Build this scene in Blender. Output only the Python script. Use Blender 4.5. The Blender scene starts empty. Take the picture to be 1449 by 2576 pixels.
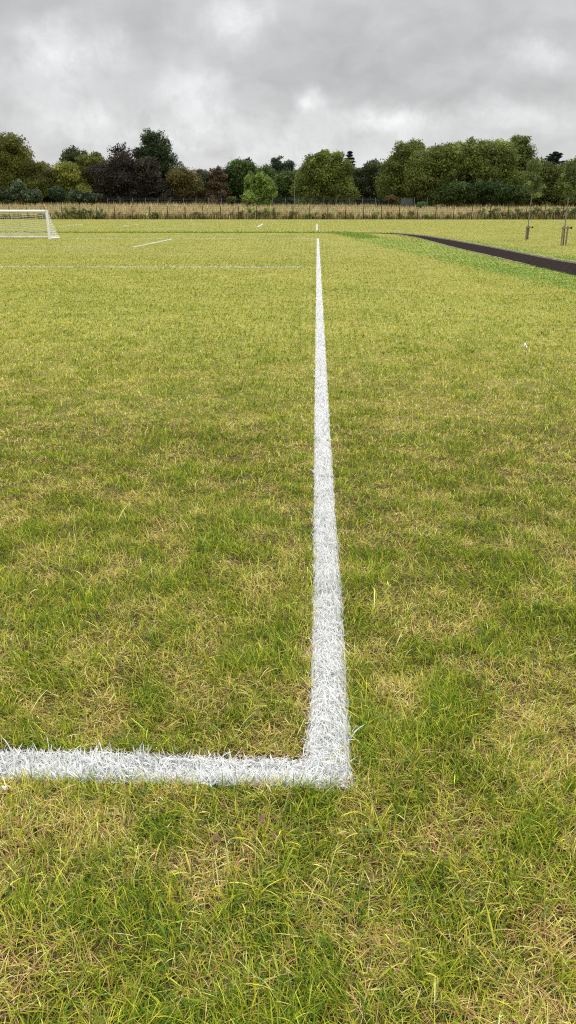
import bpy, math, random
import numpy as np
from mathutils import Vector

S = bpy.context.scene
COL = S.collection
PI = math.pi
rad = math.radians

# ------------------------------------------------------------------ camera
# picture measured in a 1449 x 2576 frame
W0, H0, F0 = 1449.0, 2576.0, 1917.0
HZ, VPX, CAMH = 527.0, 798.0, 1.5
PITCH = math.atan((H0 / 2 - HZ) / F0)
YAW = math.atan((VPX - W0 / 2) / F0 * math.cos(PITCH))      # turned left of +Y

def ray(px, py):
    x = (px - W0 / 2) / F0
    y = (H0 / 2 - py) / F0
    fh = math.cos(PITCH) + y * math.sin(PITCH)
    z = -math.sin(PITCH) + y * math.cos(PITCH)
    c, s = math.cos(YAW), math.sin(YAW)
    return (x * c - fh * s, x * s + fh * c, z)

_r = ray(828.5, 1900)
CAMX = -_r[0] * CAMH / -_r[2]          # touchline centre lies on x = 0

def G(px, py, z=0.0):
    """point on the level z seen at a pixel"""
    r = ray(px, py)
    t = (z - CAMH) / r[2]
    return Vector((CAMX + r[0] * t, r[1] * t, z))

def A(px, py, Y):
    """point at depth Y seen at a pixel"""
    r = ray(px, py)
    t = Y / r[1]
    return Vector((CAMX + r[0] * t, Y, CAMH + r[2] * t))

cd = bpy.data.cameras.new('camera')
cam = bpy.data.objects.new('camera', cd)
COL.objects.link(cam)
cd.sensor_fit = 'VERTICAL'
cd.sensor_height = 36.0
cd.lens = 36.0 * F0 / H0
cd.clip_start = 0.05
cd.clip_end = 6000
cam.location = (CAMX, 0, CAMH)
cam.rotation_euler = (PI / 2 - PITCH, 0, YAW)
S.camera = cam

# ------------------------------------------------------------------ helpers
def tag(o, label=None, cat=None, group=None, kind=None):
    if label: o['label'] = label
    if cat: o['category'] = cat
    if group: o['group'] = group
    if kind: o['kind'] = kind
    return o

def link(name, me, mat=None, parent=None, loc=None):
    o = bpy.data.objects.new(name, me)
    COL.objects.link(o)
    if mat is not None: me.materials.append(mat)
    if parent is not None:
        o.parent = parent
    if loc is not None: o.location = loc
    return o

def empty(name, loc=(0, 0, 0)):
    o = bpy.data.objects.new(name, None)
    COL.objects.link(o)
    o.location = loc
    o.empty_display_size = 0.2
    return o

def np_mesh(name, V, T, C=None):
    """mesh from numpy triangles, colour per vertex"""
    me = bpy.data.meshes.new(name)
    V = np.ascontiguousarray(V, np.float32); T = np.ascontiguousarray(T, np.int32)
    n, m = len(V), len(T)
    me.vertices.add(n); me.vertices.foreach_set('co', V.ravel())
    k = T.shape[1]
    me.loops.add(m * k); me.loops.foreach_set('vertex_index', T.ravel())
    me.polygons.add(m)
    me.polygons.foreach_set('loop_start', np.arange(0, m * k, k, dtype=np.int32))
    me.update(calc_edges=True)
    if C is not None:
        a = me.color_attributes.new('tint', 'FLOAT_COLOR', 'POINT')
        C4 = np.ones((n, 4), np.float32); C4[:, :3] = C
        a.data.foreach_set('color', C4.ravel())
    return me

class MB:
    """collects boxes, tubes and prisms"""
    def __init__(s): s.v = []; s.f = []
    def box(s, c, d, rz=0.0):
        x, y, z = [q / 2 for q in d]
        b = len(s.v); ca, sa = math.cos(rz), math.sin(rz)
        for sx, sy, sz in ((-1,-1,-1),(1,-1,-1),(1,1,-1),(-1,1,-1),(-1,-1,1),(1,-1,1),(1,1,1),(-1,1,1)):
            X, Y = sx * x, sy * y
            s.v.append((c[0] + X * ca - Y * sa, c[1] + X * sa + Y * ca, c[2] + sz * z))
        for f in ((0,3,2,1),(4,5,6,7),(0,1,5,4),(1,2,6,5),(2,3,7,6),(3,0,4,7)):
            s.f.append(tuple(b + i for i in f))
    def tube(s, pts, r, n=8, caps=True):
        pts = [Vector(p) for p in pts]
        rs = r if hasattr(r, '__len__') else [r] * len(pts)
        b = len(s.v)
        up = Vector((0.13, 0.21, 0.97))
        for i, p in enumerate(pts):
            d = (pts[min(i + 1, len(pts) - 1)] - pts[max(i - 1, 0)]).normalized()
            u = d.cross(up)
            if u.length < 0.1: u = d.cross(Vector((1, 0, 0)))
            u.normalize(); w = d.cross(u)
            for k in range(n):
                a = 2 * PI * k / n
                s.v.append(tuple(p + (u * math.cos(a) + w * math.sin(a)) * rs[i]))
        for i in range(len(pts) - 1):
            for k in range(n):
                a, c = b + i * n + k, b + i * n + (k + 1) % n
                s.f.append((a, c, c + n, a + n))
        if caps:
            s.f.append(tuple(b + k for k in range(n))[::-1])
            s.f.append(tuple(b + (len(pts) - 1) * n + k for k in range(n)))
    def build(s, name, mat, parent=None, bevel=0, smooth=False):
        me = bpy.data.meshes.new(name)
        me.from_pydata(s.v, [], s.f); me.update()
        if smooth:
            me.polygons.foreach_set('use_smooth', [True] * len(me.polygons))
        o = link(name, me, mat, parent)
        if bevel:
            m = o.modifiers.new('b', 'BEVEL'); m.width = bevel; m.segments = 2
        return o

# -------------------------------------------------- value noise in numpy
_nr = np.random.default_rng(5)
_tab = _nr.random((256, 256))
def vnoise(x, y, sc, off=0.0):
    x = np.asarray(x) / sc + 37.3 + off; y = np.asarray(y) / sc + 91.7 + off * 1.7
    xi = np.floor(x).astype(int); yi = np.floor(y).astype(int)
    fx = x - xi; fy = y - yi
    fx = fx * fx * (3 - 2 * fx); fy = fy * fy * (3 - 2 * fy)
    a = _tab[xi & 255, yi & 255]; b = _tab[(xi + 1) & 255, yi & 255]
    c = _tab[xi & 255, (yi + 1) & 255]; d = _tab[(xi + 1) & 255, (yi + 1) & 255]
    return (a * (1 - fx) + b * fx) * (1 - fy) + (c * (1 - fx) + d * fx) * fy
def fb(x, y, sc, off=0.0):
    return (vnoise(x, y, sc, off) * .5 + vnoise(x, y, sc * .47, off + 9) * .3 + vnoise(x, y, sc * .21, off + 21) * .2)

# ------------------------------------------------------------------ materials
def mat(name):
    m = bpy.data.materials.new(name); m.use_nodes = True
    nt = m.node_tree; nt.nodes.clear()
    return m, nt, nt.nodes, nt.links

def leaf_mat(name, transl=0.35, rough=0.55, spec=0.25):
    m, nt, N, L = mat(name)
    o = N.new('ShaderNodeOutputMaterial')
    at = N.new('ShaderNodeAttribute'); at.attribute_name = 'tint'
    p = N.new('ShaderNodeBsdfPrincipled')
    p.inputs['Roughness'].default_value = rough
    p.inputs['Specular IOR Level'].default_value = spec
    t = N.new('ShaderNodeBsdfTranslucent')
    mx = N.new('ShaderNodeMixShader'); mx.inputs[0].default_value = transl
    L.new(at.outputs['Color'], p.inputs['Base Color']); L.new(at.outputs['Color'], t.inputs['Color'])
    L.new(p.outputs[0], mx.inputs[1]); L.new(t.outputs[0], mx.inputs[2]); L.new(mx.outputs[0], o.inputs[0])
    return m

def plain(name, base, rough=0.6, var=0.15, scale=6.0, bump=0.0, metal=0.0, c2=None, detail=6, spec=.3):
    m, nt, N, L = mat(name)
    o = N.new('ShaderNodeOutputMaterial')
    p = N.new('ShaderNodeBsdfPrincipled'); p.inputs['Roughness'].default_value = rough
    p.inputs['Metallic'].default_value = metal
    tc = N.new('ShaderNodeTexCoord')
    n = N.new('ShaderNodeTexNoise'); n.inputs['Scale'].default_value = scale; n.inputs['Detail'].default_value = detail
    L.new(tc.outputs['Object'], n.inputs['Vector'])
    r = N.new('ShaderNodeValToRGB')
    c2 = c2 or tuple(c * (1 - var) for c in base)
    r.color_ramp.elements[0].position = 0.35; r.color_ramp.elements[1].position = 0.65
    r.color_ramp.elements[0].color = (*c2, 1); r.color_ramp.elements[1].color = (*base, 1)
    L.new(n.outputs['Fac'], r.inputs[0]); L.new(r.outputs[0], p.inputs['Base Color'])
    if bump:
        b = N.new('ShaderNodeBump'); b.inputs['Strength'].default_value = bump
        L.new(n.outputs['Fac'], b.inputs['Height']); L.new(b.outputs[0], p.inputs['Normal'])
    p.inputs['Specular IOR Level'].default_value = spec
    L.new(p.outputs[0], o.inputs[0])
    return m

M_grass = leaf_mat('grass_blades', 0.15, 0.6, 0.07)
M_white_grass = leaf_mat('painted_blades', 0.25, 0.6, 0.25)
M_leaf = leaf_mat('tree_leaves', 0.32, 0.6, 0.2)
M_bark = plain('bark', (.09, .07, .05), .9, .4, 3, .6)
M_paint = plain('goal_white', (.80, .81, .80), .35, .06, 2)
M_net = plain('net_cord', (.80, .78, .70), .8, .1, 4)
M_post = plain('fence_post_brown', (.055, .038, .028), .8, .4, 5, .3)
M_wire = plain('wire', (.10, .07, .06), .6, .3, 5)
M_darkfence = plain('far_fence_metal', (.07, .085, .09), .6, .3, 2)
M_galv = plain('galvanised', (.17, .20, .22), .5, .2, 1.5)
M_panel = plain('weathered_metal', (.08, .095, .10), .7, .3, 1.5)
M_stake = plain('stake_timber', (.30, .25, .19), .85, .45, 14, .4)
M_rubber = plain('rubber_tie', (.015, .015, .015), .7, .2, 9)
M_edging = plain('edging_board', (.42, .37, .27), .8, .35, 3)
M_path = plain('path_surface', (.038, .029, .026), .95, .5, 9, 1.0, c2=(.015, .012, .011), detail=10, spec=0.0)
M_litter = plain('litter_paper', (.8, .8, .8), .6, .1, 30)
M_redleaf = plain('red_leaf', (.36, .07, .03), .7, .4, 60)
M_brownleaf = plain('dead_leaf', (.33, .20, .12), .8, .5, 60)
M_young = plain('young_bark', (.27, .25, .20), .85, .4, 20, .3)

# ------------------------------------------------------------------ geometry of the place
Y_FENCE = G(700, 552).y
print('fence depth', Y_FENCE)
def terrain(x, y):
    """level pitch; meadow climbs gently beyond the fence"""
    t = np.clip((np.asarray(y, float) - (Y_FENCE + 0.6)) / 62.0, 0, 1)
    side = np.clip((np.asarray(x, float) + 40) / 90.0, 0, 1)
    return t ** 0.85 * (2.25 - 0.75 * side)

# path outline (world)
up_px = [(960, 585.6), (1007.5, 588.3), (1035, 590.8), (1070.6, 594.5), (1142.8, 606), (1233, 622.3), (1323, 640.3), (1395, 654.7), (1449, 663.7), (1520, 676.5), (1640, 699)]
lo_px = [(960, 587.6), (1008, 590.8), (1047, 598.0), (1081.5, 606.7), (1128.4, 619.7), (1179, 632), (1251, 648.6), (1290.7, 658.4), (1359, 673.8), (1449, 694.4), (1560, 722), (1700, 757)]
def resample(pts, n):
    pts = np.array([(p[0], p[1]) for p in pts])
    s = np.concatenate([[0], np.cumsum(np.hypot(*np.diff(pts, axis=0).T))])
    q = np.linspace(0, s[-1], n)
    return np.stack([np.interp(q, s, pts[:, 0]), np.interp(q, s, pts[:, 1])], 1)
UP = resample([G(*p) for p in up_px], 90)
LO = resample([G(*p) for p in lo_px], 90)
# the path runs on to the left, far side of the pitch, as a narrow sunken strip
yl = G(800, 586.0).y
LEFT_UP = [(UP[0][0], UP[0][1])] + [(x, yl + 1.5 + (0.4 * math.sin(x * .12))) for x in np.arange(UP[0][0] - 3, -75, -4)]
LEFT_LO = [(LO[0][0], LO[0][1])] + [(x, yl + 0.1 + (0.4 * math.sin(x * .12))) for x in np.arange(LO[0][0] - 3, -75, -4)]

def seg_dist(x, y, poly):
    d = np.full(len(x), 1e9)
    for (ax, ay), (bx, by) in zip(poly[:-1], poly[1:]):
        vx, vy = bx - ax, by - ay
        t = np.clip(((x - ax) * vx + (y - ay) * vy) / (vx * vx + vy * vy + 1e-12), 0, 1)
        d = np.minimum(d, np.hypot(x - ax - t * vx, y - ay - t * vy))
    return d
PATH_POLY = [tuple(p) for p in LEFT_UP[::-1]] + [tuple(p) for p in UP] + [tuple(p) for p in LO[::-1]] + [tuple(p) for p in LEFT_LO]
def in_path(x, y):
    ins = np.zeros(len(x), bool)
    P = PATH_POLY
    for (ax, ay), (bx, by) in zip(P, P[1:] + P[:1]):
        c = ((ay > y) != (by > y))
        with np.errstate(divide='ignore', invalid='ignore'):
            xx = (bx - ax) * (y - ay) / (by - ay + 1e-12) + ax
        ins ^= c & (x < xx)
    return ins

# pitch lines: (x0,y0,x1,y1,half width, strength)
LW = 0.060
yA, yB = G(828, 1986).y, G(828, 1915).y              # near goal line
y_far = G(797, 600).y
def hline(name, xa, xb, py, hw, strength, xcol=797):
    y = G(xcol, py).y
    return (name, xa, y, xb, y, hw, strength)
xg = lambda px, py: G(px, py).x
LINES = {
 'touch': (0, yA, 0, y_far, LW, 1.0),
 'near_goal_line': (-4.2, (yA + yB) / 2, LW, (yA + yB) / 2, (yB - yA) / 2, 1.0),
}
p1, p2 = G(337, 622), G(432, 602)
q1, q2 = G(648, 571.5), G(661, 563.5)
s1, s2 = G(144, 571.5), G(208, 564.2)
u1, u2 = G(308, 569), G(352, 564.2)
t1, t2 = G(797.5, 579.5), G(797.5, 563.5)
FAR_LINES = [
 # name, x0,y0,x1,y1, half width, strength, label
 ('pitch_marking', xg(-300, 673), G(0, 673).y, xg(782, 673), G(782, 673).y, .085, .80, 'broken white line crossing the grass nearest beyond the corner, ending just short of the touchline'),
 ('pitch_marking', xg(-300, 622), G(0, 622).y, xg(337, 622), G(337, 622).y, .07, .55, 'faint white line in front of the goal, meeting the slanting box line'),
 ('pitch_marking', p1.x, p1.y, p2.x, p2.y, .055, 1.0, 'bright short slanting white box line right of the goal'),
 ('pitch_marking', xg(110, 602), G(110, 600.8).y, -.06, y_far - .02, .07, .6, 'faint white goal line from the goal post to the far end of the touchline'),
 ('pitch_marking', t1.x, t1.y, t2.x, t2.y, .07, 1.0, 'short bright white stub of line beyond the far end of the touchline'),
 ('pitch_marking', q1.x, q1.y, q2.x, q2.y, .09, 1.0, 'tiny bright slanting white mark left of the far stub, before the hedge'),
 ('pitch_marking', s1.x, s1.y, s2.x, s2.y, .08, .5, 'pale slanting white line just right of the goal, near the hedge'),
 ('pitch_marking', u1.x, u1.y, u2.x, u2.y, .08, .4, 'pale slanting white line on the far pitch, below the dark copper tree'),
 ('pitch_marking', s2.x, s2.y, t2.x, t2.y, .10, .30, 'faintest long white line of the far pitch, nearest the hedge'),
 ('pitch_marking', xg(330, 576.5), G(330, 576.5).y, xg(560, 576), G(560, 576).y, .08, .22, 'faint white line of the far pitch, just beyond the dark green strip'),
 ('pitch_marking', xg(440, 570), G(440, 570).y, q1.x, q1.y, .08, .3, 'faint white line joining the tiny bright slanting mark from the left'),
]
_wy = [G(828, 1985).y, G(828, 1900).y, G(828, 1800).y, G(828, 1509).y, G(828, 1300).y, G(828, 1100).y, 60]
def waver(y): return np.interp(y, _wy, [-.008, -.006, .002, .009, .003, 0, 0])
def flare(y): return np.interp(y, _wy, [1.24, 1.20, 1.06, .98, .97, 1, 1])
def line_mask(x, y, L):
    if L is LINES['touch']:
        return (y > L[1]) & (y < L[3]) & (np.abs(x - waver(y)) < L[4] * flare(y))
    x0, y0, x1, y1, hw = L[:5]
    vx, vy = x1 - x0, y1 - y0; l = math.hypot(vx, vy)
    t = ((x - x0) * vx + (y - y0) * vy) / l
    d = np.abs((x - x0) * vy - (y - y0) * vx) / l
    return (t > 0) & (t < l) & (d < hw)

# ------------------------------------------------------------------ grass blades
rng = np.random.default_rng(11)
def blade_mesh(x, y, z, Ln, w, az, a0, a1, col, seg, rr, tw=0.6, taper=0.9):
    """curved tapering blades; returns verts, tris, colours"""
    n = len(x)
    lv = seg
    nv = 2 * lv + 1
    P = np.zeros((n, 3)); P[:, 0] = x; P[:, 1] = y; P[:, 2] = z
    dx, dy = np.cos(az), np.sin(az)
    wa = az + PI / 2 + (rr.random(n) - .5) * tw * 2
    wx, wy = np.cos(wa), np.sin(wa)
    V = np.zeros((n, nv, 3), np.float32)
    step = Ln / lv
    for i in range(lv + 1):
        if i < lv:
            t = i / lv
            ww = w * (1 - taper * .45 * t) / 2
            V[:, 2 * i, 0] = P[:, 0] - wx * ww; V[:, 2 * i, 1] = P[:, 1] - wy * ww; V[:, 2 * i, 2] = P[:, 2]
            V[:, 2 * i + 1, 0] = P[:, 0] + wx * ww; V[:, 2 * i + 1, 1] = P[:, 1] + wy * ww; V[:, 2 * i + 1, 2] = P[:, 2]
            ang = a0 + (a1 - a0) * ((i + .5) / lv)
            P[:, 0] += dx * np.sin(ang) * step; P[:, 1] += dy * np.sin(ang) * step
            P[:, 2] = np.maximum(P[:, 2] + np.cos(ang) * step, z + 0.002)
        else:
            V[:, 2 * i] = P
    T = []
    for i in range(lv - 1):
        a = 2 * i
        T += [(a, a + 1, a + 3), (a, a + 3, a + 2)]
    a = 2 * (lv - 1)
    T.append((a, a + 1, a + 2))
    T = np.array(T, np.int32)
    TT = (np.arange(n, dtype=np.int64)[:, None, None] * nv + T[None]).reshape(-1, 3).astype(np.int32)
    C = np.repeat(col[:, None, :], nv, 1)
    return V.reshape(-1, 3), TT, C.reshape(-1, 3)

def merge(parts):
    off = 0; Vs, Ts, Cs = [], [], []
    for V, T, C in parts:
        Vs.append(V); Ts.append(T + off); Cs.append(C); off += len(V)
    return np.concatenate(Vs), np.concatenate(Ts), np.concatenate(Cs)

PAL = np.array([
 (.085, .168, .011),   # lush green
 (.200, .255, .018),   # mid green
 (.400, .385, .038),   # yellow green
 (.690, .560, .205),   # straw
 (.390, .235, .100),   # brown dry
 (.450, .480, .058),   # pale lime
 (.082, .185, .045)])  # cool blue green
def grass_colour(x, y, rr, dverge):
    n = len(x)
    g1 = fb(x, y, 2.6, 3); g2 = fb(x, y, .42, 17); g3 = fb(x, y, 14.0, 33); g4 = vnoise(x, y, .13, 61); g5 = vnoise(x, y, .07, 83)
    lush = .03 + .07 * np.clip((3 - y) / 1.5, 0, 1) + (g1 - .5) * .45 + (g2 - .5) * .65 + (g3 - .5) * .35 + ((g4 - .5) * 1.1 + (g5 - .5) * .8) * np.clip(1.3 - y / 14, .15, 1)
    far = np.clip((y - 3) / 16, 0, 1)
    lush = lush - .10 * far + np.clip(.9 - dverge, 0, .9) * 1.6
    strip = np.clip(1 - np.abs(dverge - 2.6) / 1.4, 0, 1) * (y > 15)
    lush -= strip * .25
    w = np.zeros((n, 7))
    w[:, 0] = np.clip(.20 + .75 * lush, .015, 2)
    w[:, 1] = np.clip(.42 + .70 * lush, .06, 2)
    w[:, 2] = .50
    w[:, 3] = np.clip(.36 - .75 * lush, .03, 1.6) * (1 + .1 * far)
    w[:, 4] = np.clip(.24 - .50 * lush, .01, 1) * (1 - .75 * far) * (1 + .8 * np.clip(2.6 - y, 0, 1.2))
    w[:, 5] = .16 + .42 * far
    w[:, 6] = np.clip(.07 + .35 * (fb(x, y, .8, 51) - .5), 0, .5) * (1 - .5 * far)
    w /= w.sum(1, keepdims=True)
    c = np.cumsum(w, 1); u = rr.random(n)[:, None]
    idx = (u > c).sum(1).clip(0, 6)
    C = PAL[idx] * np.exp(rr.normal(0, .24, (n, 1)) * (1 - .5 * far[:, None]))
    C += rr.normal(0, .006, (n, 3))
    # the mown field as a whole is yellower and more uniform far away
    m = (np.clip((y - 8) / 40, 0, .55))[:, None]
    avg = np.array((.330, .300, .086)) * (1 + (g3[:, None] - .5) * .5)
    v = (dverge + .5 * (g2 - .5) < np.where(y > 42, .35, 1.15))[:, None]
    m = np.where(v, .72, m)
    avg = np.where(v, np.array((.13, .29, .045)), avg)
    C = C * (1 - m) + avg * m
    return np.clip(C, .008, .8), lush

Y_END = Y_FENCE - 0.35
def sample_roots(n_scale=1.0):
    """roots whose number per square metre falls off with distance"""
    ys = np.geomspace(.62, Y_END, 1200)
    w = np.maximum(.0024, .00056 * ys); Lr = .055
    rho = np.minimum(36000, 6.2 * 1.5 / ys / (w * Lr)) * n_scale
    wid = .80 * ys + np.minimum(2.0, .7 + .06 * ys) * 2
    dens = rho * wid
    cum = np.concatenate([[0], np.cumsum((dens[1:] + dens[:-1]) / 2 * np.diff(ys))])
    n = int(cum[-1])
    y = np.interp(rng.random(n) * cum[-1], cum, ys)
    half = .40 * y + np.minimum(2.0, .7 + .06 * y)
    cx = CAMX - math.tan(YAW) * y
    x = cx + (rng.random(n) * 2 - 1) * half
    return x, y
x, y = sample_roots()
print('blades', len(x))
# gather part of them into tufts
k = rng.random(len(x)) < .45
cell = .055 + .0035 * y
gx = np.round(x / cell + (rng.random(len(x)) - .5) * .3) * cell; gy = np.round(y / cell) * cell
hx = (np.sin(gx * 912.7 + gy * 377.1) * 43758.5) % 1; hy = (np.sin(gx * 269.5 + gy * 183.3) * 24634.6) % 1
x = np.where(k, x * .35 + (gx + (hx - .5) * cell) * .65, x)
y = np.where(k & (y > .8), y * .35 + (gy + (hy - .5) * cell) * .65, y)
ok = ~in_path(x, y)
inw = line_mask(x, y, LINES['touch']) | line_mask(x, y, LINES['near_goal_line'])
near = y < 16
dv = np.full(len(x), 9.0)
kk = y > 12
dv[kk] = np.minimum(seg_dist(x[kk], y[kk], [tuple(p) for p in UP[::4]] + [tuple(p) for p in LEFT_UP[1:]]),
                    seg_dist(x[kk], y[kk], [tuple(p) for p in LO[::4]] + [tuple(p) for p in LEFT_LO[1:]]))

def make_blades(x, y, dv, rr, white=False):
    n = len(x)
    C, lush = grass_colour(x, y, rr, dv)
    w = np.maximum(.0019, .00056 * y) * np.exp(rr.normal(0, .34, n))
    hgt = fb(x, y, .9, 71)
    Ln_edge = np.where((dv < .5) & (y < 45) & (y > 15), .6, 1.0)
    tall = np.clip(1.1 - dv, 0, 1) * (y > 15) * np.where((y > 45) & (x < UP[0][0] - 1), 1.5, .05)
    Ln = (.027 + .014 * hgt + .012 * np.clip(lush, -.5, 1.2)) * (1.28 - .40 * np.clip((y - 1) / 4, 0, 1)) * np.exp(rr.normal(0, .30, n)) * (1 + 1.6 * tall) * Ln_edge
    far = np.clip((y - 4) / 30, 0, 1)
    # common lean field plus scatter
    az = 2 * PI * vnoise(x, y, .35, 5) * 1.2 + rr.normal(0, 1.8, n)
    a0 = np.abs(rr.normal(.45, .35, n)) * (1 - .3 * far)
    a1 = a0 + np.abs(rr.normal(.75, .5, n))
    straw = C[:, 0] > C[:, 1] * 1.08
    a0 = np.where(straw, a0 + .45, a0); a1 = np.where(straw, a1 + .5, a1)
    a0 = np.clip(a0, 0, 1.45); a1 = np.clip(a1, 0, 2.1)
    Ln = np.where(straw, Ln * 1.15, Ln); w = np.where(straw, w * .75, w)
    long = (rr.random(n) < .012) & (not white)
    Ln = np.where(long & (y < 30), Ln * 1.9, Ln)
    if white:
        sp = .74 + .26 * rr.random((n, 1)) ** .5
        C = np.array((.86, .87, .855)) * sp
        dirt = rr.random(n) < .05
        C[dirt] = np.array((.42, .38, .34))
        w = w * 1.5; Ln = Ln * .84; a0 = a0 * .9; a1 = a1 * 1.05
    if white:                                    # paint mats the blades: none spills far over the edge
        for Lm in ('touch', 'near_goal_line'):
            x0, y0, x1, y1, hw_ = LINES[Lm][:5]
            vx, vy = x1 - x0, y1 - y0; l_ = math.hypot(vx, vy); nx_, ny_ = -vy / l_, vx / l_
            dd = (x - x0) * nx_ + (y - y0) * ny_
            if Lm == 'touch': dd = -(x - waver(y)) / flare(y)
            m_ = (np.abs(dd) > hw_ - .035) & (np.abs(dd) < hw_ + .01) & (dd * (np.cos(az) * nx_ + np.sin(az) * ny_) > 0) & (rr.random(n) < .86)
            if Lm == 'near_goal_line': m_ &= x < -.03
            az = np.where(m_, az + PI, az)
    z = np.zeros(n) if white else np.clip((fb(x, y, .13, 44) - .42) * .07, 0, .03) * np.clip(y / 1.0, 0, 1)
    # bald spots show the soil
    out = []
    for lo, hi, seg in ((0, 3.6, 4), (3.6, 9, 3), (9, 28, 2), (28, 999, 1)):
        m = (y >= lo) & (y < hi)
        if m.sum():
            out.append(blade_mesh(x[m], y[m], z[m], Ln[m], w[m], az[m], a0[m], a1[m], C[m], seg, rr))
    return merge(out)

bald = (fb(x, y, .22, 140) > .68) & (y < 14) & (rng.random(len(x)) < .35)
g = ok & ~inw & ~bald
far_white = []
rr = np.random.default_rng(21)
for L in FAR_LINES:
    m = line_mask(x, y, L[1:6]) & g
    # paint has worn into dashes
    dash = fb(x * 1.0, y * .3, 1.6, 77 + L[2])
    s = L[6]
    keep = (rr.random(len(x)) < np.clip(s * 1.25 + (dash - .5) * 2.4 * (1 - s), 0, 1))
    m &= keep
    g &= ~m
    far_white.append(m)
# matted thatch lying under the near blades
nt_ = 110000
ty = .62 + 4.9 * rng.random(nt_) ** .8
tx = CAMX - math.tan(YAW) * ty + (rng.random(nt_) * 2 - 1) * (.40 * ty + .8)
keep_ = ~(line_mask(tx, ty, LINES['touch']) | line_mask(tx, ty, LINES['near_goal_line']))
tx, ty = tx[keep_], ty[keep_]; nt_ = len(tx)
tp = np.array([(.15, .10, .05), (.06, .04, .02), (.08, .10, .015), (.26, .18, .09), (.05, .08, .012)])
tc_ = tp[rng.integers(0, 5, nt_)] * np.exp(rng.normal(0, .25, (nt_, 1)))
th = blade_mesh(tx, ty, rng.random(nt_) * .008, .03 * np.exp(rng.normal(0, .35, nt_)), np.maximum(.0022, .0006 * ty) * (.8 + .5 * rng.random(nt_)),
                rng.random(nt_) * 2 * PI, 1.25 + .25 * rng.random(nt_), 1.45 + .35 * rng.random(nt_), tc_, 2, rng)
V, T, C = merge([make_blades(x[g], y[g], dv[g], rr), th])
me = np_mesh('grass', V, T, C)
grass = link('grass', me, M_grass)
tag(grass, 'short yellowish green mown grass covering the whole playing field', 'grass', kind='stuff')
print('grass tris', len(T))

def paint_strip(x0, y0, x1, y1, hw, z=.004, n=None, gap=0.0, seed=1):
    """ragged painted soil under a line, as one thin sheet"""
    l = math.hypot(x1 - x0, y1 - y0); n = n or max(4, min(900, int(l / .03)))
    r2 = np.random.default_rng(seed)
    ux, uy = (x1 - x0) / l, (y1 - y0) / l
    t = np.linspace(0, l, n + 1)
    a = hw * (.86 + .12 * r2.random(n + 1)); b = hw * (.86 + .12 * r2.random(n + 1))
    V = np.zeros(((n + 1) * 2, 3))
    V[0::2, 0] = x0 + ux * t - uy * a; V[0::2, 1] = y0 + uy * t + ux * a
    V[1::2, 0] = x0 + ux * t + uy * b; V[1::2, 1] = y0 + uy * t - ux * b
    V[:, 2] = z
    T = []
    for i in range(n):
        T += [(2 * i, 2 * i + 1, 2 * i + 3), (2 * i, 2 * i + 3, 2 * i + 2)]
    C = np.tile(np.array((.66, .66, .65)), (len(V), 1)) * (.8 + .3 * r2.random((len(V), 1)))
    return V, np.array(T, np.int32), C

def line_roots(L, ymax_margin=0):
    """extra roots packed inside a painted line"""
    x0, y0, x1, y1, hw, s = L
    l = math.hypot(x1 - x0, y1 - y0)
    ux, uy = (x1 - x0) / l, (y1 - y0) / l
    ts = np.geomspace(.5, l + .5, 600) - .5 if abs(uy) > .5 else np.linspace(0, l, 50)
    yy = y0 + uy * ts
    w = np.maximum(.0024, .00056 * yy)
    rho = np.minimum(24000, 6.5 * 1.5 / yy / (w * .055)) * s
    cum = np.concatenate([[0], np.cumsum((rho[1:] + rho[:-1]) / 2 * np.diff(ts) * hw * 2)])
    n = int(cum[-1])
    t = np.interp(rng.random(n) * cum[-1], cum, ts)
    edge = (rng.random(n) * 2 - 1)
    wob = hw * (flare(y0 + uy * t) if abs(uy) > .5 else 1) * (1 + .07 * (vnoise(t, t * 0, .12, 4) - .5) * 2)
    v = edge * wob - (waver(y0 + uy * t) if abs(uy) > .5 else 0)
    return x0 + ux * t - uy * v, y0 + uy * t + ux * v

xs, ys_ = line_roots(LINES['touch'])
a = line_mask(x, y, LINES['touch'])
V, T, C = merge([make_blades(np.concatenate([xs, x[a]]), np.concatenate([ys_, y[a]]), np.full(len(xs) + a.sum(), 9.), rr, True),
                 paint_strip(0, yA, 0, y_far, LW, .004, 900)])
tag(link('touchline', np_mesh('touchline', V, T, C), M_white_grass),
    'long white painted line running away from the near corner towards the hedge', 'pitch line')
Ln = LINES['near_goal_line']
xs, ys_ = line_roots(Ln)
kx = xs < -LW
xs, ys_ = xs[kx], ys_[kx]
a = line_mask(x, y, Ln) & ~a & (x < -LW)
V, T, C = merge([make_blades(np.concatenate([xs, x[a]]), np.concatenate([ys_, y[a]]), np.full(len(xs) + a.sum(), 9.), rr, True),
                 paint_strip(Ln[0], Ln[1], -LW * .9, Ln[3], Ln[4], .004, 500, seed=3)])
tag(link('goal_line', np_mesh('goal_line', V, T, C), M_white_grass),
    'thick white painted line across the bottom left, meeting the touchline at the corner', 'pitch line')
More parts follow.
